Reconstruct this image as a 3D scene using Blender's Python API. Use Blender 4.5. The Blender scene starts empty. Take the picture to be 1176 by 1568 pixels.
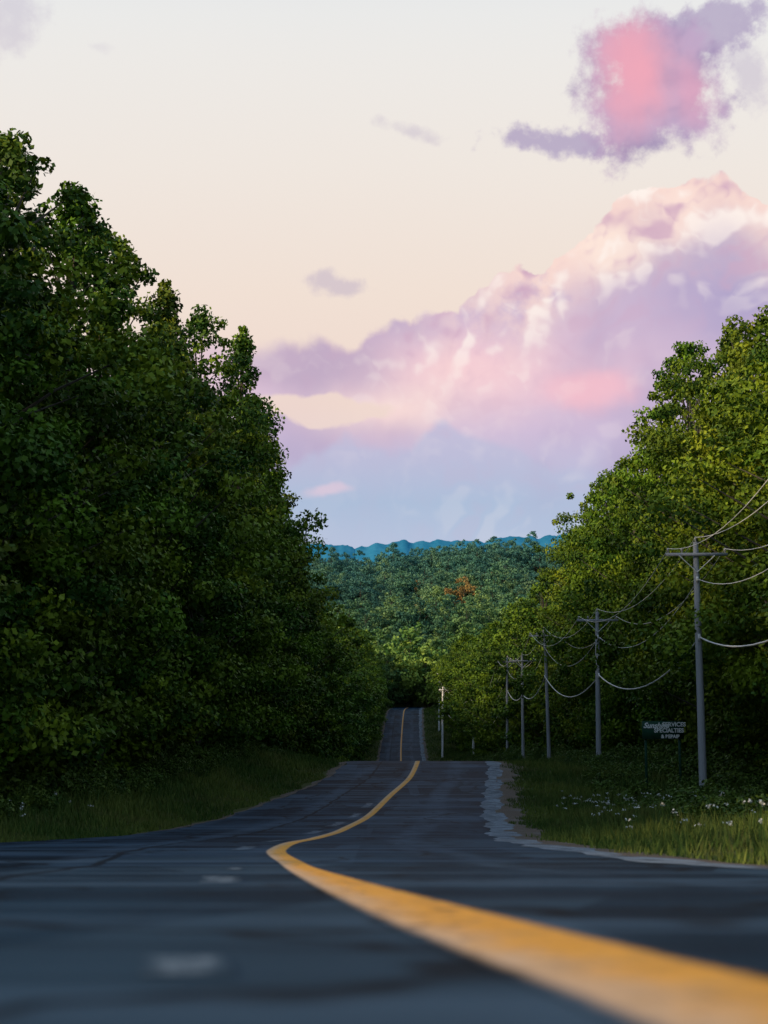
import bpy, math, numpy as np
from mathutils import Vector
rng=np.random.default_rng(7)
F=2178.0; TH=math.atan(316/F); CT,ST=math.cos(TH),math.sin(TH)
def AB(u,v):
    fy=F*CT-(784-v)*ST
    return (u-588)/fy,(F*ST+(784-v)*CT)/fy
def B(v): return AB(588,v)[1]
def U_of(x,y,z=0.):
    f=y*CT+z*ST
    return 588+F*x/f
scene=bpy.context.scene
def link(o): scene.collection.objects.link(o); return o
def lin(r,g,b):
    c=[]
    for x in (r,g,b):
        x/=255.; c.append(x/12.92 if x<=.04045 else ((x+.055)/1.055)**2.4)
    return tuple(c)
# ---------- interpolation
def hermite(kx,ky):
    kx=np.array(kx,float);ky=np.array(ky,float)
    d=np.diff(ky)/np.diff(kx); m=np.empty_like(ky); m[0]=d[0];m[-1]=d[-1]
    for i in range(1,len(kx)-1):
        m[i]=0 if d[i-1]*d[i]<=0 else 2*d[i-1]*d[i]/(d[i-1]+d[i])
    def f(x):
        x=np.asarray(x,float); xc=np.clip(x,kx[0],kx[-1])
        i=np.clip(np.searchsorted(kx,xc)-1,0,len(kx)-2)
        h=kx[i+1]-kx[i]; t=(xc-kx[i])/h
        return (2*t**3-3*t**2+1)*ky[i]+(t**3-2*t**2+t)*h*m[i]+(-2*t**3+3*t**2)*ky[i+1]+(t**3-t**2)*h*m[i+1]
    return f
kn=[(22,424,1302),(28,446,1291),(34,486,1283),(42,526,1270),(54,570,1245),(66,601,1215),(77,628,1190),(88,639,1167)]
kx=[-80,-40,0,2,3.2,5,10,16]; cxv=[10,5.5,.80,.58,.41,.17,-.41,-1.0]; kz=[-80,-40,0,5,10,16]; zv=[6.4,3.07,-.25,-.665,-1.08,-1.58]
for d,u,v in kn:
    a,b=AB(u,v); kx.append(d);cxv.append(a*d);kz.append(d);zv.append(b*d)
for d,x in ((120,2.7),(180,2.8),(280,3.3),(400,5.6),(460,8),(800,20),(20000,20)): kx.append(d);cxv.append(x)
for d,z in ((94,-2.75),(120,-6),(180,-11),(230,-10.6),(280,-8.4),(330,-4.6),(400,2.1),(440,3.2),(480,4)): kz.append(d);zv.append(z)
CX=hermite(kx,cxv); ZR=hermite(kz,zv)
ZL=hermite([-80,0,20,40,60,88,120,180,230,280,340,400,440,480],[6.8,.4,-1.3,-2.5,-2.8,-2.2,-4,-8,-9,-7.5,-3,3,4,4])
ZS=hermite([-80,0,20,40,60,90,123,149,172,230,280,340,400,440,480],[6.8,.3,-1.5,-2.8,-3.45,-2.9,-4,-4,-4.7,-7,-7,-2,3.5,4,4])
HH=hermite([480,530,590,680,750,850,890,980,1100,1250,2000,20000],[4,9,9,37,35,68,67,96,97,50,20,10])
EL=hermite([-80,12,22,28,36,54,77,90,500],[4.6,4.8,5.3,5.8,5.1,4.9,4.3,4.3,4.3])
def ER(y): return np.full_like(np.asarray(y,float),4.2)
def sm(t): t=np.clip(t,0,1); return t*t*(3-2*t)
def wob(x,y): return np.sin(x*.021+1.3+y*.006)*np.cos(y*.019+x*.008)+.6*np.sin(x*.043+y*.031)
def Hs(s,y):
    s=np.asarray(s,float);y=np.asarray(y,float)
    e=np.where(s<0,EL(y),ER(y))+.6; t=sm((np.abs(s)-e)/6.5)
    zr=ZR(y)-.08; side=np.where(s<0,ZL(y),ZS(y))
    side=side+.12*np.sin(s*1.1+y*.37)*sm((np.abs(s)-e)/3)
    z=zr+(side-zr)*t+sm((np.abs(s)-20)/60)*np.clip(np.abs(s)-20,0,400)*.02
    ysk=y+.10*s+16*np.sin(s*.028)   # ridges run obliquely
    w=sm((y-500)/120)
    hill=HH(y*(1-w)+ysk*w)+wob(s,y)*sm((y-520)/80)*(3.5-1.5*sm((y-900)/60)) + 2*np.sin(s*.02+.5)*sm((y-600)/250)
    return np.where(y>480,z+(hill-HH(480))-sm((y-700)/200)*np.clip(np.abs(s)-20,0,400)*.02,z)
def Hx(x,y): return Hs(np.asarray(x)-CX(y),y)
# ---------- mesh helper
def fastmesh(name,verts,faces,mats,midx=None,tint=None,attrs=None,smooth=False):
    verts=np.asarray(verts,np.float32); faces=np.asarray(faces,np.int32); k=faces.shape[1]; n=len(faces)
    me=bpy.data.meshes.new(name); me.vertices.add(len(verts)); me.vertices.foreach_set('co',verts.ravel())
    me.loops.add(n*k); me.loops.foreach_set('vertex_index',faces.ravel()); me.polygons.add(n)
    me.polygons.foreach_set('loop_start',np.arange(0,n*k,k,dtype=np.int32))
    me.polygons.foreach_set('loop_total',np.full(n,k,dtype=np.int32))
    for m in mats: me.materials.append(m)
    if midx is not None: me.polygons.foreach_set('material_index',np.asarray(midx,np.int32))
    if smooth: me.polygons.foreach_set('use_smooth',np.ones(n,bool))
    me.update(calc_edges=True)
    if tint is not None:
        a=me.attributes.new('tint','FLOAT','FACE'); a.data.foreach_set('value',np.asarray(tint,np.float32))
    for kx_,v in (attrs or {}).items():
        a=me.attributes.new(kx_,'FLOAT','POINT'); a.data.foreach_set('value',np.asarray(v,np.float32))
    return me
def gridfaces(ny,ns):
    i=np.arange(ny-1)[:,None]*ns+np.arange(ns-1)[None,:]
    i=i.ravel(); return np.stack([i,i+1,i+1+ns,i+ns],1)
# ---------- node helper
class E:
    nt=None
    def __init__(s,k): s.k=k
    def __add__(a,b): return M('ADD',a,b)
    __radd__=__add__
    def __sub__(a,b): return M('SUBTRACT',a,b)
    def __rsub__(a,b): return M('SUBTRACT',b,a)
    def __mul__(a,b): return M('MULTIPLY',a,b)
    __rmul__=__mul__
    def __truediv__(a,b): return M('DIVIDE',a,b)
def setin(sock,v):
    if isinstance(v,E): E.nt.links.new(v.k,sock)
    elif isinstance(v,tuple): sock.default_value=(v+(1.,)) if len(sock.default_value)==4 and len(v)==3 else v
    else: sock.default_value=v
def M(op,*a):
    n=E.nt.nodes.new('ShaderNodeMath'); n.operation=op
    for i,x in enumerate(a): setin(n.inputs[i],x)
    return E(n.outputs[0])
def VM(op,*a,out=0):
    n=E.nt.nodes.new('ShaderNodeVectorMath'); n.operation=op
    for i,x in enumerate(a): setin(n.inputs[i],x)
    return E(n.outputs[out])
def dot(a,b): return VM('DOT_PRODUCT',a,b,out=1)
def MIX(f,a,b,mode='MIX'):
    n=E.nt.nodes.new('ShaderNodeMix'); n.data_type='RGBA'; n.blend_type=mode; n.clamp_factor=True
    setin(n.inputs[0],f);setin(n.inputs[6],a);setin(n.inputs[7],b); return E(n.outputs[2])
def SS(x,a,b,lo=0.,hi=1.,kind='SMOOTHSTEP'):
    n=E.nt.nodes.new('ShaderNodeMapRange'); n.interpolation_type=kind
    setin(n.inputs[0],x)
    for i,v in zip((1,2,3,4),(a,b,lo,hi)): setin(n.inputs[i],v)
    return E(n.outputs[0])
def NOISE(vec,scale,detail=4.,rough=.5):
    n=E.nt.nodes.new('ShaderNodeTexNoise'); n.inputs['Scale'].default_value=scale
    n.inputs['Detail'].default_value=detail; n.inputs['Roughness'].default_value=rough
    E.nt.links.new(vec.k,n.inputs['Vector']); return E(n.outputs[0])
def VOR(vec,scale,feat='F1',out='Distance',metric='EUCLIDEAN'):
    n=E.nt.nodes.new('ShaderNodeTexVoronoi'); n.feature=feat; n.inputs['Scale'].default_value=scale
    if feat!='DISTANCE_TO_EDGE': n.distance=metric
    E.nt.links.new(vec.k,n.inputs['Vector']); return E(n.outputs[out])
def RAMP(x,pts):
    n=E.nt.nodes.new('ShaderNodeValToRGB'); cr=n.color_ramp; setin(n.inputs[0],x)
    while len(cr.elements)<len(pts): cr.elements.new(.5)
    for e,(p,c) in zip(cr.elements,pts): e.position=p
    for e,(p,c) in zip(cr.elements,pts):
        e.position=p; e.color=(c,c,c,1) if not isinstance(c,tuple) else c+(1,)
    return E(n.outputs[0])
def newmat(name):
    m=bpy.data.materials.new(name); m.use_nodes=True; E.nt=m.node_tree
    p=m.node_tree.nodes['Principled BSDF']; return m,p
def coord(kind='Object'):
    n=E.nt.nodes.new('ShaderNodeTexCoord'); return E(n.outputs[kind])
def posn():
    n=E.nt.nodes.new('ShaderNodeNewGeometry'); return E(n.outputs['Position'])
def attr(nm):
    n=E.nt.nodes.new('ShaderNodeAttribute'); n.attribute_name=nm; return E(n.outputs['Fac'])
def scl(v,t): return VM('MULTIPLY',v,t)
def bump(p,h,strength,dist):
    n=E.nt.nodes.new('ShaderNodeBump'); n.inputs['Strength'].default_value=strength; n.inputs['Distance'].default_value=dist
    E.nt.links.new(h.k,n.inputs['Height']); E.nt.links.new(n.outputs[0],p.inputs['Normal'])
def ncol(v,s,detail=2.):
    n=E.nt.nodes.new('ShaderNodeTexNoise'); n.inputs['Scale'].default_value=s; n.inputs['Detail'].default_value=detail; E.nt.links.new(v.k,n.inputs['Vector']); return E(n.outputs[1])
# ---------- materials
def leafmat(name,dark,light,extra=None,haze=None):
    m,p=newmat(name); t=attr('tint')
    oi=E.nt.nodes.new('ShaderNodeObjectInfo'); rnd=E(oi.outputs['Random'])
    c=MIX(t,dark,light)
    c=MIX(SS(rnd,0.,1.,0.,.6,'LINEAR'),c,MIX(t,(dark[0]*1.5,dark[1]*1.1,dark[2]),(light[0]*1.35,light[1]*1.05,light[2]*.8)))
    if extra: # colour varies from tree to tree, a few already autumn coloured
        loc=E(oi.outputs['Location']); big=NOISE(loc,.012,3.,.6)
        c=MIX(SS(big,.40,.62,.0,.6),c,(.025,.08,.05))
        c=MIX(SS(M('FRACT',rnd*7.3),0.3,1.,0.,.65,'LINEAR'),c,(.022,.07,.035))
        c=MIX(SS(M('FRACT',rnd*13.7),0.62,.95,0.,.85,'LINEAR'),c,(.26,.36,.06))
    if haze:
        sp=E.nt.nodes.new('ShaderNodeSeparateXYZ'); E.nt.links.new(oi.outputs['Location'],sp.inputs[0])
        c=MIX(SS(E(sp.outputs[1]),480.,960.,0.0,.62,'LINEAR'),c,haze)  # aerial haze painted into leaf colour, stronger with distance
    if extra: c=MIX(SS(rnd,.972,.978,0.,.6),c,(.45,.18,.03))
    c=MIX(1.,c,E(oi.outputs['Color']),'MULTIPLY')
    setin(p.inputs['Base Color'],c); p.inputs['Roughness'].default_value=.6; p.inputs['Specular IOR Level'].default_value=.12
    return m
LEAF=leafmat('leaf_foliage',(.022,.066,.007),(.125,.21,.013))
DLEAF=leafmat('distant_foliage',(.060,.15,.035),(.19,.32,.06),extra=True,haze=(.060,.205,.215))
BUSHL=leafmat('undergrowth_foliage',(.022,.058,.012),(.09,.15,.02))
def barkm():
    m,p=newmat('bark'); v=coord(); n=NOISE(scl(v,(6.,6.,1.)),1.5,3.)
    setin(p.inputs['Base Color'],MIX(n,(.03,.025,.02),(.10,.085,.07))); p.inputs['Roughness'].default_value=.9; return m
BARK=barkm()
def groundm():
    m,p=newmat('grass_ground'); v=posn(); n=NOISE(v,.35,4.,.6); n2=NOISE(v,6.,3.,.7)
    c=MIX(n,(.03,.055,.012),(.09,.10,.026)); c=MIX(n2*.5,c,(.04,.03,.016))
    setin(p.inputs['Base Color'],c); p.inputs['Roughness'].default_value=1.; p.inputs['Specular IOR Level'].default_value=.1; return m
GROUND=groundm()
def asphalt_color():
    v=posn(); s=attr('s')
    n=NOISE(scl(v,(.55,.10,.3)),1.,5.,.6); tr=NOISE(scl(v,(.09,.8,.4)),1.,5.,.65); g=NOISE(v,38.,3.,.8)
    c=MIX(SS(n,.35,.65),(.0030,.0135,.027),(.012,.034,.060))
    pc=VOR(scl(v,(.42,.11,.05)),1.,'F1','Color','CHEBYCHEV'); sp=E.nt.nodes.new('ShaderNodeSeparateColor'); E.nt.links.new(pc.k,sp.inputs[0]); pr=E(sp.outputs[0])
    c=MIX(SS(pr,.60,.64,0.,.55),c,(.030,.060,.092)); c=MIX(SS(pr,.22,.18,0.,.65),c,(.002,.008,.016))
    wp=M('SINE',s*2.6+NOISE(scl(v,(.1,.05,.1)),1.,3.)*4.)
    c=MIX(SS(wp,.2,1.,0.,.65)*SS(n,.35,.6),c,(.052,.086,.128))
    c=MIX(SS(tr,.51,.60,0.,.7),c,(.048,.084,.128))
    c=MIX(SS(tr,.47,.38,0.,.6),c,(.002,.008,.018))
    c=MIX(SS(g,.5,.75,0.,.4),c,(.045,.070,.094))
    cr=VOR(VM('ADD',v,VM('MULTIPLY',VM('SUBTRACT',ncol(v,1.2),(.5,.5,.5)),(1.2,1.2,1.2))),.30,'DISTANCE_TO_EDGE')
    c=MIX(SS(cr,.0,.03,.9,0.),c,(.0015,.003,.006))
    seam=M('ABSOLUTE',s+2.15+(NOISE(v,.6,4.)-.5)*.35); c=MIX(SS(seam,.03,.09,.8,0.),c,(.0015,.003,.006))
    return c,g
m,p=newmat('asphalt'); c,g=asphalt_color(); setin(p.inputs['Base Color'],c); p.inputs['Roughness'].default_value=.7; p.inputs['Specular IOR Level'].default_value=.04; bump(p,g,.5,.01); ASPH=m
m,p=newmat('yellow_line_paint'); v=posn(); c,g=asphalt_color(); s=attr('s'); q=attr('q'); w=NOISE(v,7.,6.,.75); w5=NOISE(scl(v,(2.,.8,1.)),1.3,5.,.7)
edge=M('ABSOLUTE',q)+(w-.5)*.30
c2=MIX(NOISE(v,2.,4.),(.68,.28,.025),(.80,.38,.07))
c2=MIX(SS(q*-1.+(w5-.5)*2.4,-.3,1.0,0.,.85),c2,(.60,.41,.28))
c2=MIX(SS(w+(w5-.5),.5,.75,0.,.45),c2,(.25,.15,.06))
cov=M('MULTIPLY',SS(edge,.72,.95,1.,0.),SS(w+(w5-.5)*.6,.30,.46,.3,1.)); setin(p.inputs['Base Color'],MIX(cov,c,c2)); p.inputs['Roughness'].default_value=.7; p.inputs['Specular IOR Level'].default_value=.08; bump(p,g,.4,.01); YEL=m
m,p=newmat('worn_white_paint'); v=posn(); c,g=asphalt_color(); w=NOISE(v,7.,6.,.85)
setin(p.inputs['Base Color'],MIX(SS(w,.42,.64,0.,.65)*SS(M('ABSOLUTE',attr('q')),.3,1.,1.,0.),c,(.32,.38,.44))); p.inputs['Roughness'].default_value=.7; p.inputs['Specular IOR Level'].default_value=.05; WHT=m
m,p=newmat('gravel'); v=posn(); n=NOISE(v,9.,6.,.8); n3=NOISE(v,.6,3.)
c=MIX(n,(.05,.05,.05),(.20,.18,.17)); c=MIX(SS(n3,.25,.5,0.,.85),c,(.10,.062,.038)); setin(p.inputs['Base Color'],c); p.inputs['Roughness'].default_value=.95; bump(p,n,1.,.05); GRAV=m
m,p=newmat('worn_asphalt_edge'); v=posn(); n=NOISE(v,1.6,7.,.8); setin(p.inputs['Base Color'],MIX(SS(n,.38,.62),(.03,.045,.065),(.18,.22,.27))); p.inputs['Roughness'].default_value=.9; bump(p,n,.6,.03); EDGE=m
m,p=newmat('weathered_wood'); v=coord(); n=NOISE(scl(v,(14.,14.,.8)),1.,5.,.7); setin(p.inputs['Base Color'],MIX(n,(.20,.215,.24),(.42,.44,.48))); p.inputs['Roughness'].default_value=.85; bump(p,n,.5,.02); WOOD=m
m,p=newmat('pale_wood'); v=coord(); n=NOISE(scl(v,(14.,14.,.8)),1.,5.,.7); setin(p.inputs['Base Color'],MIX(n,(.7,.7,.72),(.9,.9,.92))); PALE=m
m,p=newmat('wire_metal'); n=NOISE(posn(),2.,2.); setin(p.inputs['Base Color'],MIX(n,(.55,.57,.57),(.75,.77,.77))); p.inputs['Roughness'].default_value=.5; WIRE=m
m,p=newmat('porcelain'); n=NOISE(posn(),9.,2.); setin(p.inputs['Base Color'],MIX(n,(.25,.24,.22),(.4,.4,.38))); p.inputs['Roughness'].default_value=.2; PORC=m
m,p=newmat('sign_board_paint'); n=NOISE(posn(),4.,4.); setin(p.inputs['Base Color'],MIX(n,(.012,.05,.03),(.02,.07,.045))); p.inputs['Specular IOR Level'].default_value=.1; SIGN=m
m,p=newmat('sign_letter_paint'); n=NOISE(posn(),8.,4.); setin(p.inputs['Base Color'],MIX(n,(.72,.80,.82),(.85,.88,.88))); LETT=m
m,p=newmat('petals'); n=NOISE(posn(),5.,2.); setin(p.inputs['Base Color'],MIX(n,(.35,.38,.36),(.6,.6,.58))); PET=m
m,p=newmat('grass_blades'); v=posn(); n=NOISE(v,.5,4.); t=attr('tint'); c=MIX(t,(.032,.072,.014),(.14,.17,.035)); c=MIX(SS(n,.5,.75,0.,.5),c,(.12,.095,.04)); setin(p.inputs['Base Color'],c); p.inputs['Roughness'].default_value=.8; p.inputs['Specular IOR Level'].default_value=.1; GRASS=m
m,p=newmat('hazy_far_forest'); v=posn(); n=NOISE(scl(v,(1.,.3,1.6)),.035,5.,.7); setin(p.inputs['Base Color'],MIX(SS(n,.3,.7),(.020,.17,.29),(.045,.235,.37))); p.inputs['Roughness'].default_value=1.; p.inputs['Specular IOR Level'].default_value=0.; FAR=m  # blue base colour stands in for atmospheric haze
# ---------- terrain
ys=np.unique(np.concatenate([np.arange(-80,0,2.),np.arange(0,30,.5),np.arange(30,120,1.),np.arange(120,500,4.),np.arange(500,1500,20.),np.geomspace(1500,12000,14)]))
sp_=np.array([0,2,4,4.9,5.5,6,6.6,7.3,8,9,10,11,12,13.5,15,17,20,24,30,38,48,60,80,100,130,160,200,240,280,330,400,500,700,1000,1500,2500,4500,8000])
ss=np.concatenate([-sp_[:0:-1],sp_])
Y,S=np.meshgrid(ys,ss,indexing='ij'); X=CX(Y)+S; Z=Hs(S,Y)
me=fastmesh('ground',np.stack([X,Y,Z],-1).reshape(-1,3),gridfaces(len(ys),len(ss)),[GROUND],smooth=True); link(bpy.data.objects.new('ground',me))
yr=ys[ys<=460]
def strip(name,mat,fn,k,y=yr,q=None):
    Sv,dz=fn(y); Yv=np.repeat(y[:,None],k,1)
    Xv=CX(Yv)+Sv; Zv=ZR(Yv)+dz
    at={'s':Sv.ravel()}
    if q is not None: at['q']=np.tile(q,len(y))
    me=fastmesh(name,np.stack([Xv,Yv,Zv],-1).reshape(-1,3),gridfaces(len(y),k),[mat],attrs=at,smooth=True)
    return link(bpy.data.objects.new(name,me))
t9=np.linspace(0,1,9)
en=lambda y,q:.10*np.sin(y*.9+q)+.07*np.sin(y*2.3+q*2)+.05*np.sin(y*.31)
strip('asphalt_road',ASPH,lambda y:((-EL(y)+en(y,0))[:,None]*(1-t9)+(ER(y)+en(y,2))[:,None]*t9,np.zeros((len(y),9))),9)
LW=hermite([-80,4,9,16,500],[.245,.245,.20,.165,.165])
q5=np.array([-1,-.5,0,.5,1.])
strip('yellow_center_line',YEL,lambda y:(LW(y)[:,None]*q5[None,:],np.full((len(y),5),.004)),5,q=q5)
def shl(sign,eo,w,q):
    def f(y):
        e=(EL(y) if sign<0 else ER(y))+eo
        a=e-.15; b=e+w+en(y,q)*1.5
        S2=np.stack([a,(a+b)/2,b],1)*sign; dz=np.repeat(np.array([[-.006,-.03,-.10]]),len(y),0)
        return S2,dz
    return f
strip('gravel_shoulder',GRAV,shl(1,.55,1.5,1),3); strip('gravel_shoulder',GRAV,shl(-1,.1,.5,3),3)
strip('road_edge_pavement',EDGE,lambda y:(np.stack([(ER(y)+en(y,2)-.05),(ER(y)+.7+en(y,5))],1),np.repeat(np.array([[.006,-.012]]),len(y),0)),2)
# worn white dashes
vv=[];ff=[];sv=[];qv=[]
for (y0,L,off,hw) in ((2.75,.45,-.84,.06),(8.6,1.6,-.70,.09),(13,1,-.62,.05),(22,3.,-.55,.10),(29,2.5,-.55,.09),(38,3,-.6,.12),(44,4,-.55,.13),(51,3,-.5,.12),(57,3,-.5,.12)):
    yy=np.linspace(y0,y0+L,6)
    for i,yk in enumerate(yy):
        for q,s_ in ((-1,off-hw*1.5),(0,off),(1,off+hw*1.5)):
            vv.append((float(CX(yk))+s_,yk,float(ZR(yk))+.004)); sv.append(s_); qv.append(q if 0<i<5 else 1.)
        if i: n=len(vv); ff+= [(n-6,n-5,n-2,n-3),(n-5,n-4,n-1,n-2)]
me=fastmesh('worn_white_dashes',vv,ff,[WHT],attrs={'s':sv,'q':qv}); link(bpy.data.objects.new('worn_white_dashes',me))
# ---------- tubes
def tube(pts,rad,n=7):
    pts=np.array(pts,float); V=[];Fc=[]
    for i,pt in enumerate(pts):
        d=pts[min(i+1,len(pts)-1)]-pts[max(i-1,0)]; d/=np.linalg.norm(d)+1e-9
        a=np.cross(d,[0.31,.95,.02]); a/=np.linalg.norm(a); b=np.cross(d,a)
        for k in range(n):
            w=2*math.pi*k/n; V.append(pt+rad[i]*(math.cos(w)*a+math.sin(w)*b))
    for i in range(len(pts)-1):
        for k in range(n):
            Fc.append((i*n+k,i*n+(k+1)%n,(i+1)*n+(k+1)%n,(i+1)*n+k))
    return np.array(V),np.array(Fc)
def joinp(parts):
    V=[];Fq=[];mi=[];o=0
    for v,f,m_ in parts: V.append(v);Fq.append(f+o);mi.append(np.full(len(f),m_));o+=len(v)
    return np.concatenate(V),np.concatenate(Fq),np.concatenate(mi)
def leaves(cent,outw,L,W,r):
    n=len(cent); nrm=r.normal(size=(n,3))+outw*.9+np.array([0,0,.5]); nrm/=np.linalg.norm(nrm,axis=1)[:,None]
    a=np.cross(nrm,r.normal(size=(n,3))); a/=np.linalg.norm(a,axis=1)[:,None]; b=np.cross(nrm,a)
    sc=r.uniform(.65,1.3,(n,1)); a=a*L*sc*.5;b=b*W*sc*.5
    V=np.stack([cent-a,cent+b-a*.1,cent+a,cent-b-a*.1],1).reshape(-1,3)
    return V,np.arange(4*n).reshape(n,4)
def tree(name,seed,H=18.,R=4.2,base=.04,nc=170,nl=280,L=.195,W=.135,top=.8,pw=.6,rc0=1.0):
    r=np.random.default_rng(seed); parts=[]
    bend=r.normal(0,.35,(6,2)).cumsum(0)*.5; bend[0]=0
    tz=np.linspace(-.3,H*.86,6); tp=np.column_stack([bend,tz]); parts.append((*tube(tp,np.linspace(.016*H,.03,6),8),0))
    ph=r.uniform(0,6.28,4)
    C=[];RC=[]
    for i in range(nc):
        t=r.uniform(0,1)**.9; fi=r.uniform(0,6.28)
        e=R*max(math.sin(math.pi*min(t**top,1)),0.0)**pw*(1+.24*math.sin(2*fi+ph[0]+3*t)+.18*math.sin(3*fi+ph[1]-7*t)+.17*math.sin(14*t+ph[2]+2*fi))
        rad=e*math.sqrt(r.uniform(.15,1.1)); z=H*(base+(1-base)*t)
        k=1.
        if t>.82: rad*=.8; k=.7
        if r.uniform()<.14: rad*=1.17; k=.55
        bx=np.interp(z,tz,tp[:,0]);by=np.interp(z,tz,tp[:,1])
        C.append((bx+rad*math.cos(fi),by+rad*math.sin(fi),z-.12*rad+(r.uniform(0,.9) if t>.85 else 0))); RC.append(k*rc0*r.uniform(.55,1.3)*(1-.22*t))
    C=np.array(C);RC=np.array(RC)
    for i in range(0,nc,4):
        c=C[i]; z0=max(c[2]-np.hypot(c[0],c[1])*.6-.5,.8); z0=min(z0,H*.8)
        p0=np.array([np.interp(z0,tz,tp[:,0]),np.interp(z0,tz,tp[:,1]),z0]); mid=(p0+c)/2+np.array([0,0,.25])
        parts.append((*tube([p0,mid,c],[.07,.04,.012],5),0))
    cnt=np.maximum((nl*(RC/rc0)**1.6).astype(int),nl//4)
    idx=np.repeat(np.arange(nc),cnt); n=len(idx)
    d=r.normal(size=(n,3)); d/=np.linalg.norm(d,axis=1)[:,None]
    cen=C[idx]+d*(RC[idx]*r.uniform(.15,1.15,n)**.6)[:,None]*np.array([1,1,.62])
    keep=cen[:,2]>.1; cen=cen[keep];d=d[keep];idx=idx[keep];n=len(cen)
    V,Fq=leaves(cen,d,L,W,r); parts.append((V,Fq,1))
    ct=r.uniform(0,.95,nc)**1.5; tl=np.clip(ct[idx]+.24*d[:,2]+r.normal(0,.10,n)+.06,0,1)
    v,f,mi=joinp(parts); tint=np.zeros(len(f)); tint[-n:]=tl
    return v,f,mi,tint
def treemesh(name,leafm,*a,**k):
    v,f,mi,t=tree(name,*a,**k); return fastmesh(name,v,f,[BARK,leafm],mi,t)
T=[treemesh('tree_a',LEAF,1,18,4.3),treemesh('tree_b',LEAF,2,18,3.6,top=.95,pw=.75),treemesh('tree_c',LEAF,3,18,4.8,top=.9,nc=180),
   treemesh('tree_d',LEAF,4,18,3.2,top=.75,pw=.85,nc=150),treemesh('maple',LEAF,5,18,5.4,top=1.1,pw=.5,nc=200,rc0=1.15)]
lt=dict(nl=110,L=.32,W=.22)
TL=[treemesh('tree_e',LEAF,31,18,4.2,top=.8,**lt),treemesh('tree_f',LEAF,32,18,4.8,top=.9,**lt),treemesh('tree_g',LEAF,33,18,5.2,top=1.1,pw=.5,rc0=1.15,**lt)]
def tree_obj(x,y,h,k,wid=1.,col=(1,1,1),name='deciduous_tree'):
    o=link(bpy.data.objects.new(name,T[k])); z=float(Hx(x,y)); s=h/18.
    o.location=(x,y,z-.15); o.scale=(min(s,1.2)*wid,)*2+(s,); o.rotation_euler=(0,0,rng.uniform(0,6.28)); o.color=col+(1,)
    return o
silL=([-400,-100,0,25,60,110,170,210,260,300,330,370,410,425,440,465,480,510,550,580,610],[60,140,205,225,320,370,405,440,475,530,550,560,590,650,770,800,810,890,960,1030,1085])
silR=([690,700,760,790,830,862,910,960,1000,1025,1060,1120,1176,1300,1600],[1060,985,960,935,905,835,765,735,680,590,510,455,470,430,300])
def h_for(x,y,sil,cap,lo=9.):
    u=U_of(x,y,8.); v=np.interp(u,*sil); z=B(v)*y; return float(np.clip(z-Hx(x,y),lo,cap))
# first rows: individual trees
y=14.; k_=0
while y<135:
    x=float(CX(y))-rng.uniform(11.8,14.4)-(1.0 if y<40 else 0); h=h_for(x,y,silL,25)*(1.04,.88,.98,.92,1.06,.9)[k_%6]
    dk=rng.uniform(.6,1.15); tree_obj(x,y,h,(3,2,0,1,3,2,1)[k_%7],1.05,(dk*rng.uniform(.75,1.3),dk,dk)); y+=rng.uniform(3.6,4.9); k_+=1
y=16.
while y<150:
    off=20-.02*max(0,y-75); x=float(CX(y))+off+rng.uniform(-.8,1.); h=h_for(x,y,silR,28.)*rng.choice([.86,.95,1.,1.04])
    dk=rng.uniform(.9,1.4); tree_obj(x,y,h,int(rng.choice([0,1,2,4,4])),1.05,(dk*rng.uniform(.9,1.25),dk,dk*.9)); y+=rng.uniform(4.5,6.)
# instancers
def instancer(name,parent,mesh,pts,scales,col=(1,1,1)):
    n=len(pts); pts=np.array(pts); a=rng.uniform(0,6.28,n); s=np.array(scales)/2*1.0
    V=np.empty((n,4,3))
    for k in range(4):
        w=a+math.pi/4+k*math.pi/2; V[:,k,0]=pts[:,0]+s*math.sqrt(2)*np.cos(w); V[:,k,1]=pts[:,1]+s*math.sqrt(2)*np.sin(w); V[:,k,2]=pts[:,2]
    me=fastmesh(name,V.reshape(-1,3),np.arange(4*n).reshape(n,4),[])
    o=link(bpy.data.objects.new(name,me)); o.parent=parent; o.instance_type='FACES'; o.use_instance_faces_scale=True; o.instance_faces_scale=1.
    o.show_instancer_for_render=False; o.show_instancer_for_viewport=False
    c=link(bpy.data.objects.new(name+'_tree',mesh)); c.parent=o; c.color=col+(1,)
    return o
def empty(name): return link(bpy.data.objects.new(name,None))
def build_rows(side,nm,cols):
    pts=[[],[],[],[]]; sc=[[],[],[],[]]
    def add(x,y,h,g):
        pts[g].append((x,y,float(Hx(x,y))-.2)); sc[g].append(h/18.)
    sil=silL if side<0 else silR; cap=24 if side<0 else 24
    y=137. if side<0 else 152.
    while y<430:
        if side<0: off=13.2-np.interp(y,[150,280,420],[0,2.5,4.5])
        else: off=np.interp(y,[150,200,260,400],[18.,16.5,14.5,15.])
        x=float(CX(y))+side*(off+rng.uniform(-.6,1.)); h=h_for(x,y,sil,22.,7.)*rng.uniform(.82,1.03)
        add(x,y,h,rng.integers(0,2)+(2 if (side>0 and y>155) else 0)); y+=rng.uniform(4,5.5)
    for row in range(1,5):
        y=8.+row
        while y<440:
            b=(13. if side<0 else 19.5)+row*5.4
            if y>150: b-=min((y-150)*.02,4)
            x=float(CX(y))+side*(b+rng.uniform(-1.5,1.5)); h=h_for(x,y,sil,cap,8.)*rng.uniform(.8,.97)
            add(x,y,h,rng.integers(0,2)+(2 if (side>0 and y>160) else 0)); y+=rng.uniform(5.5,7.5)
    P=empty(nm)
    ms=[TL[0],TL[1],TL[1],TL[2]]
    for g in range(4):
        if pts[g]: instancer(nm+'_part',P,ms[g],pts[g],sc[g],cols[g])
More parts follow.
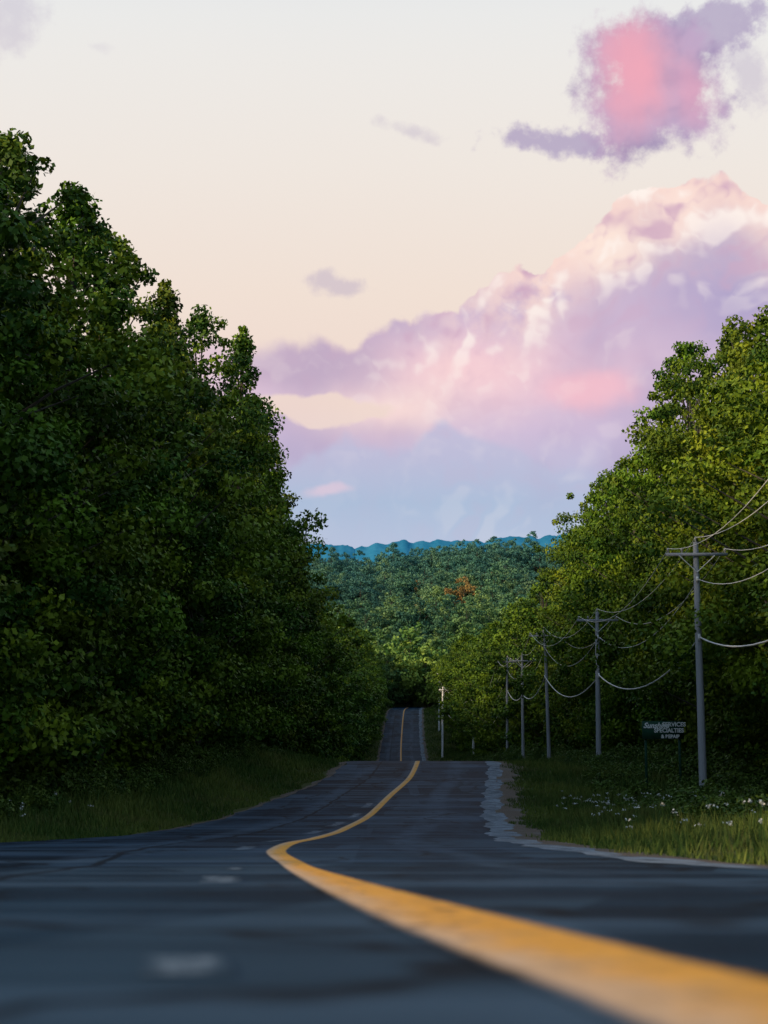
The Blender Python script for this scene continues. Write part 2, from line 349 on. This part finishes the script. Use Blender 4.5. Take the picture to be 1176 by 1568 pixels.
build_rows(-1,'roadside_forest',[(.75,.85,.9),(1.2,1.15,.9),(1,1,1),(1,1,1)])
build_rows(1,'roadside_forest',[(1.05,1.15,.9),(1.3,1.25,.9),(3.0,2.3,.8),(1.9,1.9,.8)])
# distant forest
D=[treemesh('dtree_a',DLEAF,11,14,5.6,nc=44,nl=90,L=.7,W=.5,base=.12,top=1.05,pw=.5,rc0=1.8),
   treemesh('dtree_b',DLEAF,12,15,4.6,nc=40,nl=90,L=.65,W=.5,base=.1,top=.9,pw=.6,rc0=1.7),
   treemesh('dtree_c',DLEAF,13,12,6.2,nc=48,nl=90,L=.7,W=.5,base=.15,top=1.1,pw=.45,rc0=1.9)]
pts=[[],[],[]];sc=[[],[],[]]
yy=444.
while yy<1110:
    sp2=8.8+ (yy-444)*.006
    half=170+yy*.28
    xs=np.arange(-half,half,sp2)
    for x in xs:
        xj=x+rng.uniform(-3.5,3.5)+15; yj=yy+rng.uniform(-3.5,3.5); g=rng.integers(0,3)
        pts[g].append((xj,yj,float(Hx(xj,yj))-.3)); sc[g].append(rng.uniform(.75,1.7)*(1.1 if yj<480 else 1))
    yy+=sp2
P=empty('distant_forest')
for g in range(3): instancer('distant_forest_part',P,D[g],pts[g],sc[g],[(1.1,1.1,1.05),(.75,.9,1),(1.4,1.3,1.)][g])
# far hills, haze blue painted into their material
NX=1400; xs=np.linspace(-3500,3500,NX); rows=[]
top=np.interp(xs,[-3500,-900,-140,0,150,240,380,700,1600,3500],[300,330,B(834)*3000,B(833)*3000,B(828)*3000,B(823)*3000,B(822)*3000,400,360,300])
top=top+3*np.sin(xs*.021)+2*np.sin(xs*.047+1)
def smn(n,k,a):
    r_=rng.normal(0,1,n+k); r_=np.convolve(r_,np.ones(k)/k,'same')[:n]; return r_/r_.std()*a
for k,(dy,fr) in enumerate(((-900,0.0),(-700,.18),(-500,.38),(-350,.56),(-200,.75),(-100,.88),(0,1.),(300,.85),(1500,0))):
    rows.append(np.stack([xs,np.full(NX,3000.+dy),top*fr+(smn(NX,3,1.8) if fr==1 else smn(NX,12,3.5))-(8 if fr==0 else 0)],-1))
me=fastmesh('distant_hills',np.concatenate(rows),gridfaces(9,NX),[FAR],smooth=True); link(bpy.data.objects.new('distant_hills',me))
# undergrowth bushes
def bush(name,seed):
    r=np.random.default_rng(seed); nc=26; fi=r.uniform(0,6.28,nc); rr=np.sqrt(r.uniform(0,1,nc))*.9
    C=np.column_stack([rr*np.cos(fi),rr*np.sin(fi),r.uniform(.1,1.,nc)*(1.15-rr*.7)]); idx=np.repeat(np.arange(nc),70); n=len(idx)
    d=r.normal(size=(n,3)); d/=np.linalg.norm(d,axis=1)[:,None]; cen=C[idx]+d*r.uniform(.05,.36,n)[:,None]; cen[:,2]=np.abs(cen[:,2])
    V,Fq=leaves(cen,d,.15,.08,r); parts=[]
    for i in range(0,nc,3): parts.append((*tube([(0,0,-.1),C[i]*.5,C[i]],[.02,.015,.006],4),0))
    parts.append((V,Fq,1)); v,f,mi=joinp(parts); t=np.zeros(len(f)); ct=r.uniform(0,.8,nc); t[-n:]=np.clip(ct[idx]+r.normal(0,.15,n),0,1)
    return fastmesh(name,v,f,[BARK,BUSHL],mi,t)
BU=[bush('bush_a',21),bush('bush_b',22)]
P=empty('undergrowth'); pts=[[],[]];sc=[[],[]]
for side in (-1,1):
    y=12.
    while y<300:
        for k in range(4):
            lo,hi=(9.5,14) if side<0 else (9.5,18.)
            if y>120: lo-=1.5
            s_=rng.uniform(lo,hi); yj=y+rng.uniform(-1,1); x=float(CX(yj))+side*s_; g=rng.integers(0,2)
            pts[g].append((x,yj,float(Hx(x,yj))-.1)); sc[g].append(rng.uniform(.5,1.4)*(.55+.75*(s_-lo)/(hi-lo)))
        y+=1.1 if y<110 else 2.
for g in range(2): instancer('undergrowth_part',P,BU[g],pts[g],sc[g],(1,1,1))
# grass
def grass():
    n=200000; side=np.where(rng.uniform(size=n)<.45,-1,1); y=5+rng.uniform(0,1,n)**1.25*125
    far=rng.uniform(size=n)<.12; y=np.where(far,rng.uniform(240,420,n),y)
    e=np.where(side<0,EL(y)+.45+.3*np.sin(y*.8),4.2+1.25+.35*np.sin(y*.5)+.2*np.sin(y*1.7)); q=rng.uniform(0,1,n)**1.2*np.where(side<0,8.,12.)
    s=side*(e+q); x=CX(y)+s; z=Hs(s,y)
    h=rng.uniform(.12,.42,n)*(.4+.6*np.clip(q/2.5,0,1))*(1+.35*np.sin(x*1.7)*np.cos(y*1.1))*(1+.5*np.clip((q-3)/5,0,1)); h=np.where(far,h*1.4,h)
    w=rng.uniform(.008,.020,n)*(1+y/60); a=rng.uniform(0,6.28,n); lx=rng.normal(0,.3,n)*h; ly=rng.normal(0,.3,n)*h
    dx=np.cos(a)*w;dy=np.sin(a)*w
    V=np.stack([np.stack([x-dx,y-dy,z-.03],-1),np.stack([x+dx,y+dy,z-.03],-1),np.stack([x+lx,y+ly,z+h],-1)],1).reshape(-1,3)
    t=np.clip(rng.normal(.4,.22,n)+.25*np.sin(x*.8+y*.3),0,1)
    link(bpy.data.objects.new('roadside_grass',fastmesh('roadside_grass',V,np.arange(3*n).reshape(n,3),[GRASS],tint=t)))
grass()
# wildflowers (white umbels)
V=[];Q=[];mi=[];o=0
cl=[(rng.uniform(20,58),rng.uniform(6.8,10.5)) for _ in range(20)]
fl=[]
for cy,cs in cl:
    for k in range(rng.integers(2,9)): fl.append((cy+rng.normal(0,1.6),cs+rng.normal(0,.8),1))
for k in range(16): fl.append((rng.uniform(32,46),rng.uniform(8,10.5),-1))
for (y,s,sd) in fl:
    s=max(s,5.8); x=float(CX(y))+sd*s; z=float(Hs(sd*s,y)); h=rng.uniform(.3,.75)
    tv,tf=tube([(x,y,z),(x+rng.normal(0,.04),y,z+h)],[.006,.004],4); V.append(tv);Q.append(tf+o);mi+= [0]*len(tf);o+=len(tv)
    c=tv[-4:].mean(0); m_=9; cc=c+np.column_stack([rng.normal(0,.04,m_),rng.normal(0,.04,m_),rng.normal(0,.016,m_)])
    lv,lf=leaves(cc,np.tile([0,0,1.],(m_,1)),.045,.04,rng); V.append(lv);Q.append(lf+o);mi+=[1]*len(lf);o+=len(lv)
link(bpy.data.objects.new('wildflowers',fastmesh('wildflowers',np.concatenate(V),np.concatenate(Q),[GRASS,PET],mi)))
# ---------- utility poles and wires
def box(c,d):
    c=np.array(c);d=np.array(d)/2; V=np.array([[sx,sy,sz] for sx in(-1,1) for sy in(-1,1) for sz in(-1,1)])*d+c
    return V,np.array([(0,1,3,2),(4,6,7,5),(0,4,5,1),(2,3,7,6),(0,2,6,4),(1,5,7,3)])
polespec=[(2,None,None),(30,None,None),(60,1065,830),(91,912,937),(123,838,964),(149,799,1004),(172,775,1007),(250,724,1068),(283,677,1052),(335,672,1028),(378,683,1019),(415,692,1028)]
att=[]
for i,(d,u,vt) in enumerate(polespec):
    if u is None: x=float(CX(d))+ (13.2 if d>10 else 12.4); zb=float(Hx(x,d)); zt=zb+10.6
    else: a,b=AB(u,vt); x=a*d; zt=b*d; zb=float(Hx(x,d))
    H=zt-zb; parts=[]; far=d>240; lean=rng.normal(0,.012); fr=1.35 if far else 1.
    pv,pf=tube([(0,0,-.5),(lean*H*.3,0,H*.4),(lean*H*.6,0,H*.8),(lean*H,0,H)],[.175*fr,.155*fr,.13*fr,.11*fr],10); parts.append((pv,pf,0))
    parts.append((*tube([(lean*H,0,H-.02),(lean*H,0,H+.01)],[.11,.001],10),0))
    tx=lean*H; za=H-.55
    parts.append((*box((tx,-.16-(fr-1)*.1,za),(2.6 if not far else 1.6,.11,.13)),0))
    for sx in(-1,1):
        parts.append((*tube([(tx+sx*.75,-.22,za-.05),(tx,-.16,za-.75)],[.02,.02],5),2))
        for xx in (1.2,.62):
            if (xx<1 and sx>0) or (far and xx>1): continue
            parts.append((*tube([(tx+sx*xx,-.16,za+.06),(tx+sx*xx,-.16,za+.14),(tx+sx*xx,-.16,za+.2),(tx+sx*xx,-.16,za+.26),(tx+sx*xx,-.16,za+.28)],[.02,.05,.065,.05,.01],8),1))
    parts.append((*tube([(tx,0,H),(tx,0,H+.1),(tx,0,H+.17),(tx,0,H+.24)],[.03,.05,.055,.01],8),1))
    parts.append((*box((tx,-.16,H-4.05),(.1,.14,.3)),2)); parts.append((*box((tx,-.15,H-1.6),(.09,.12,.22)),2))
    v,f,mi=joinp(parts)
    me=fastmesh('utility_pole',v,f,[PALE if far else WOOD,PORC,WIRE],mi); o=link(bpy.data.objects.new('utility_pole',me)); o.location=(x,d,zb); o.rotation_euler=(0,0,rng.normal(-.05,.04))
    P0=np.array([x,d,zb]); hw_=1.2 if not far else .62; att.append([P0+[tx-hw_,-.16,za+.25],P0+[tx+hw_,-.16,za+.25],P0+[tx,0,H+.2],P0+[tx+.05,-.1,H-1.6],P0+[tx,-.24,H-4.05]])
parts=[]
for i in range(len(att)-1):
    for k in range(5):
        a,b=att[i][k],att[i+1][k]; L=np.linalg.norm(b-a); sag=(L/30)**2*(1.3,1.45,1.2,1.5,1.35)[k]*(1 if L<50 else .3); t=np.linspace(0,1,17)
        pts_=a+(b-a)*t[:,None]; pts_[:,2]-=sag*4*t*(1-t); r_=(.014,.014,.014,.017,.038)[k]; parts.append((*tube(pts_,[r_]*17,5),0))
v,f,mi=joinp(parts); link(bpy.data.objects.new('power_lines',fastmesh('power_lines',v,f,[WIRE],mi)))
# ---------- roadside sign
d=66.; a,b=AB(1015,1118); sx,sz=a*d,b*d; so=empty('roadside_sign'); so.location=(sx,d,sz); so.rotation_euler=(0,0,.12)
def child(nm,v,f,m_):
    o=link(bpy.data.objects.new(nm,fastmesh(nm,v,f,[m_]))); o.parent=so; return o
child('board',*box((0,0,0),(1.95,.06,.82)),SIGN)
gz=float(Hx(sx,d))-sz-.3
for k,xx in enumerate((-.8,.8)): child('post_%d'%(k+1),*box((xx,.09,(gz+.35)/2),(.1,.1,.35-gz)),SIGN)
for k,(tx_,size,x0,z0) in enumerate((('Sunshine',.34,-.93,.10),('SERVICES',.27,-.02,.17),('SPECIALTIES',.26,-.42,-.10),('& REPAIR',.22,-.1,-.36))):
    cu=bpy.data.curves.new('lettering','FONT'); cu.body=tx_; cu.size=size; cu.extrude=.004; cu.offset=.008 if k else .01
    if k==0: cu.shear=.4
    o=link(bpy.data.objects.new('lettering_%d'%(k+1),cu)); o.parent=so; o.location=(x0,-.04,z0); o.rotation_euler=(math.pi/2,0,0); cu.materials.append(LETT)
# ---------- world sky
w=bpy.data.worlds.new('World'); scene.world=w; w.use_nodes=True; nt=w.node_tree; E.nt=nt
try: w.cycles.sampling_method='NONE'
except Exception as ex: print(ex)
for n in list(nt.nodes): nt.nodes.remove(n)
SUN_EL,SUN_AZ=math.radians(19),math.radians(-116)
sky=nt.nodes.new('ShaderNodeTexSky'); sky.sky_type='NISHITA'; sky.sun_disc=False; sky.sun_elevation=SUN_EL; sky.sun_rotation=SUN_AZ
D3=coord('Generated'); 
f_=M('MAXIMUM',dot(D3,(0.,CT,ST)),.12)
U=dot(D3,(1.,0.,0.))/f_*2.178+.588
V_=.784-dot(D3,(0.,-ST,CT))/f_*2.178
sepz=nt.nodes.new('ShaderNodeSeparateXYZ'); nt.links.new(D3.k,sepz.inputs[0]); zz=E(sepz.outputs[2])
wc=VM('SUBTRACT',ncol(D3,13.,4.),(.5,.5,.5)); sw=nt.nodes.new('ShaderNodeSeparateXYZ'); nt.links.new(wc.k,sw.inputs[0])
w1=E(sw.outputs[0]);w2=E(sw.outputs[2])
U2=U+w1*.17; V2=V_+w2*.13
base=RAMP(SS(V_,-.1,.9,0.,1.,'LINEAR'),[(0.,lin(230,231,231)),(.12,lin(236,234,230)),(.35,lin(239,229,219)),(.55,lin(240,221,206)),(.72,lin(238,212,198)),(.95,lin(225,205,210))])
nA=NOISE(D3,8.,3.,.5); nB=NOISE(D3,24.,5.,.6); nC=NOISE(D3,70.,4.,.65)
wv=VM('SCALE',wc,out=0); wv.k.node.inputs['Scale'].default_value=.02
DW=VM('ADD',D3,wv)
def bill(v): 
    return M('ABSOLUTE',NOISE(v,15.,1.,.4)-.5)*2.6+M('ABSOLUTE',NOISE(v,38.,2.,.5)-.5)*1.2
b1=bill(DW); b2=bill(VM('ADD',DW,(-.006,0.,.008)))
def ellg(UU,VV,cx,cy,rx,ry):
    a=(UU-cx)/rx;b=(VV-cy)/ry; return M('SQRT',a*a+b*b)
def gau(cx,cy,rx,ry): 
    e=ellg(U+w1*.1,V_+w2*.08,cx,cy,rx,ry); return M('EXPONENT',e*e*-1.)
def edge(pts): return RAMP(SS(U,-.3,1.7,0.,1.,'LINEAR'),[((x+.3)/2.,v/1.) for x,v in pts])
e1=edge([(-.2,.62),(.15,.52),(.27,.475),(.37,.505),(.46,.515),(.545,.51),(.57,.478),(.70,.452),(.76,.408),(.83,.40),(.89,.342),(.96,.292),(1.05,.257),(1.11,.262),(1.18,.30),(1.3,.33),(1.6,.5)])
sig=V_-e1+(nB-.5)*.04+(b1-.45)*.05+(nC-.5)*.012
soft=SS(U,.35,.75,.045,.006)
al=SS(sig/soft,0.,1.)
al=al*(1-SS(ellg(U2,V2,.50,.622,.115,.022)+(nB-.5)*1.,.7,1.1,1.,0.)*.9)
al=al*SS(U,.2,.42,.35,1.)
body=RAMP(V_,[(.25,lin(208,184,204)),(.45,lin(200,176,201)),(.56,lin(218,186,205)),(.66,lin(202,181,208)),(.74,lin(180,181,209)),(.81,lin(164,181,209)),(.9,lin(164,181,209))])
body=MIX(SS(nA,.42,.60,0.,.7),body,lin(174,154,189))
body=MIX(gau(.72,.575,.16,.05)*.85,body,lin(248,204,206))
body=MIX(SS(gau(.91,.60,.09,.035)+(nB-.5)*.5,.15,1.,0.,.8),body,lin(247,186,195))
body=MIX(gau(.60,.625,.12,.04)*.85,body,lin(251,218,209))
body=MIX(gau(1.14,.43,.12,.14)*.8,body,lin(170,156,194))
e2=edge([(-.2,.8),(.40,.75),(.45,.70),(.53,.645),(.57,.668),(.63,.668),(.68,.632),(.74,.66),(.82,.69),(.95,.72),(1.2,.70),(1.6,.7)])
sg2=V_-e2+(nB-.5)*.03+(b1-.45)*.03
low=RAMP(V_,[(.62,lin(198,186,211)),(.70,lin(184,182,209)),(.77,lin(166,182,209)),(.83,lin(176,186,212))])
lowa=SS(sg2,0.,.022)
body=MIX(lowa*SS(U,.7,1.,.95,.3),body,low)
body=MIX(SS(gau(.50,.75,.06,.015)+(nB-.5)*.8,.4,1.,0.,.7),body,lin(222,194,210))
body=MIX(SS(gau(.46,.555,.14,.05)+(nB-.5)*.4,.2,.9,0.,.85),body,lin(184,159,187))
rim=SS(sig,0.,.18,1.,0.)*SS(U,.60,.84,.1,1.)*SS(nA+(nB-.5)*.7,.28,.46)
body=MIX(rim*.9,body,lin(254,220,204))
body=MIX(SS(gau(.93,.375,.07,.055)+(nB-.5)*.6,.2,.9,0.,.8),body,lin(255,230,214))
body=MIX(SS(gau(1.04,.32,.05,.05)+(nB-.5)*.6,.2,.9,0.,.7),body,lin(255,226,212))
rel2=(b1-b2)
nearr=SS(sig,0.,.24,1.,.12)*SS(U,.45,.8,.15,1.)
body=MIX(SS(rel2,.0,.26,0.,.95)*nearr,body,lin(255,242,232)); body=MIX(SS(rel2*-1.,.0,.30,0.,.85)*nearr,body,lin(202,158,184))
col=MIX(al,base,body)
def puff(col,cx,cy,rx,ry,amt,strength,core=None,wid=.35):
    f=1.-ellg(U2,V2,cx,cy,rx,ry)+(nB-.5)*amt+(nC-.5)*amt*.5
    c=lin(174,157,188)
    if core:
        c=MIX(SS(b1-b2,-.3,.3),lin(160,140,176),lin(192,164,194))
        c=MIX(SS(gau(.965,.105,.06,.095)+(nB-.5)*.7,.05,1.05,0.,1.),c,core)
        c=MIX(SS(gau(1.055,.15,.045,.055)+(nB-.5)*.7,.1,1.1,0.,.8),c,lin(226,160,184))
    return MIX(SS(f,0.,wid)*strength,col,c)
col=puff(col,.84,.214,.11,.036,2.2,.85,None,.6)
col=puff(col,1.09,.045,.09,.045,2.0,.8,None,.5)
col=puff(col,1.145,.11,.05,.07,2.4,.4,None,.8)
col=puff(col,1.0,.13,.135,.14,1.3,.97,lin(240,162,178),.45)
col=puff(col,.62,.205,.05,.020,2.2,.35,None,.9); col=puff(col,.53,.44,.055,.020,2.2,.45,None,.9); col=puff(col,.0,.04,.08,.055,1.8,.35,None,.8); col=puff(col,.15,.075,.03,.012,1.4,.14,None,.8)
behind=SS(dot(D3,(0.,1.,0.)),-.3,.5,1.,0.)
up=SS(zz,.42,.85)
col=MIX(up,col,(.24,.43,.66))
col=MIX(behind*.85,col,(.34,.47,.64))
col=MIX(SS(zz,-.02,.0,1.,0.),col,(.05,.06,.05))
nish=MIX(1.,E(sky.outputs[0]),(.15,.15,.15),'MULTIPLY')
col10=MIX(1.,col,(9.8,9.8,9.8),'MULTIPLY'); 
tot=MIX(1.,col10,nish,'ADD')
bg=nt.nodes.new('ShaderNodeBackground'); bg.inputs[1].default_value=.1; nt.links.new(tot.k,bg.inputs[0])
wo=nt.nodes.new('ShaderNodeOutputWorld'); nt.links.new(bg.outputs[0],wo.inputs[0])
# sun
sl=bpy.data.lights.new('sun','SUN'); sl.energy=4.2; sl.angle=math.radians(6); sl.color=(1.,.77,.5)
so_=link(bpy.data.objects.new('sun',sl)); dv=Vector((math.sin(SUN_AZ)*math.cos(SUN_EL),math.cos(SUN_AZ)*math.cos(SUN_EL),math.sin(SUN_EL)))
so_.rotation_euler=dv.to_track_quat('Z','Y').to_euler()
# camera
cd=bpy.data.cameras.new('camera'); cd.lens=50; cd.sensor_width=36; cd.clip_end=30000; cd.clip_start=.05
cd.dof.use_dof=True; cd.dof.focus_distance=75; cd.dof.aperture_fstop=1.5
co=link(bpy.data.objects.new('camera',cd)); co.location=(0,0,0); co.rotation_euler=(math.pi/2+TH,0,0); scene.camera=co
scene.view_settings.view_transform='Standard'; scene.view_settings.look='None'; scene.view_settings.exposure=0
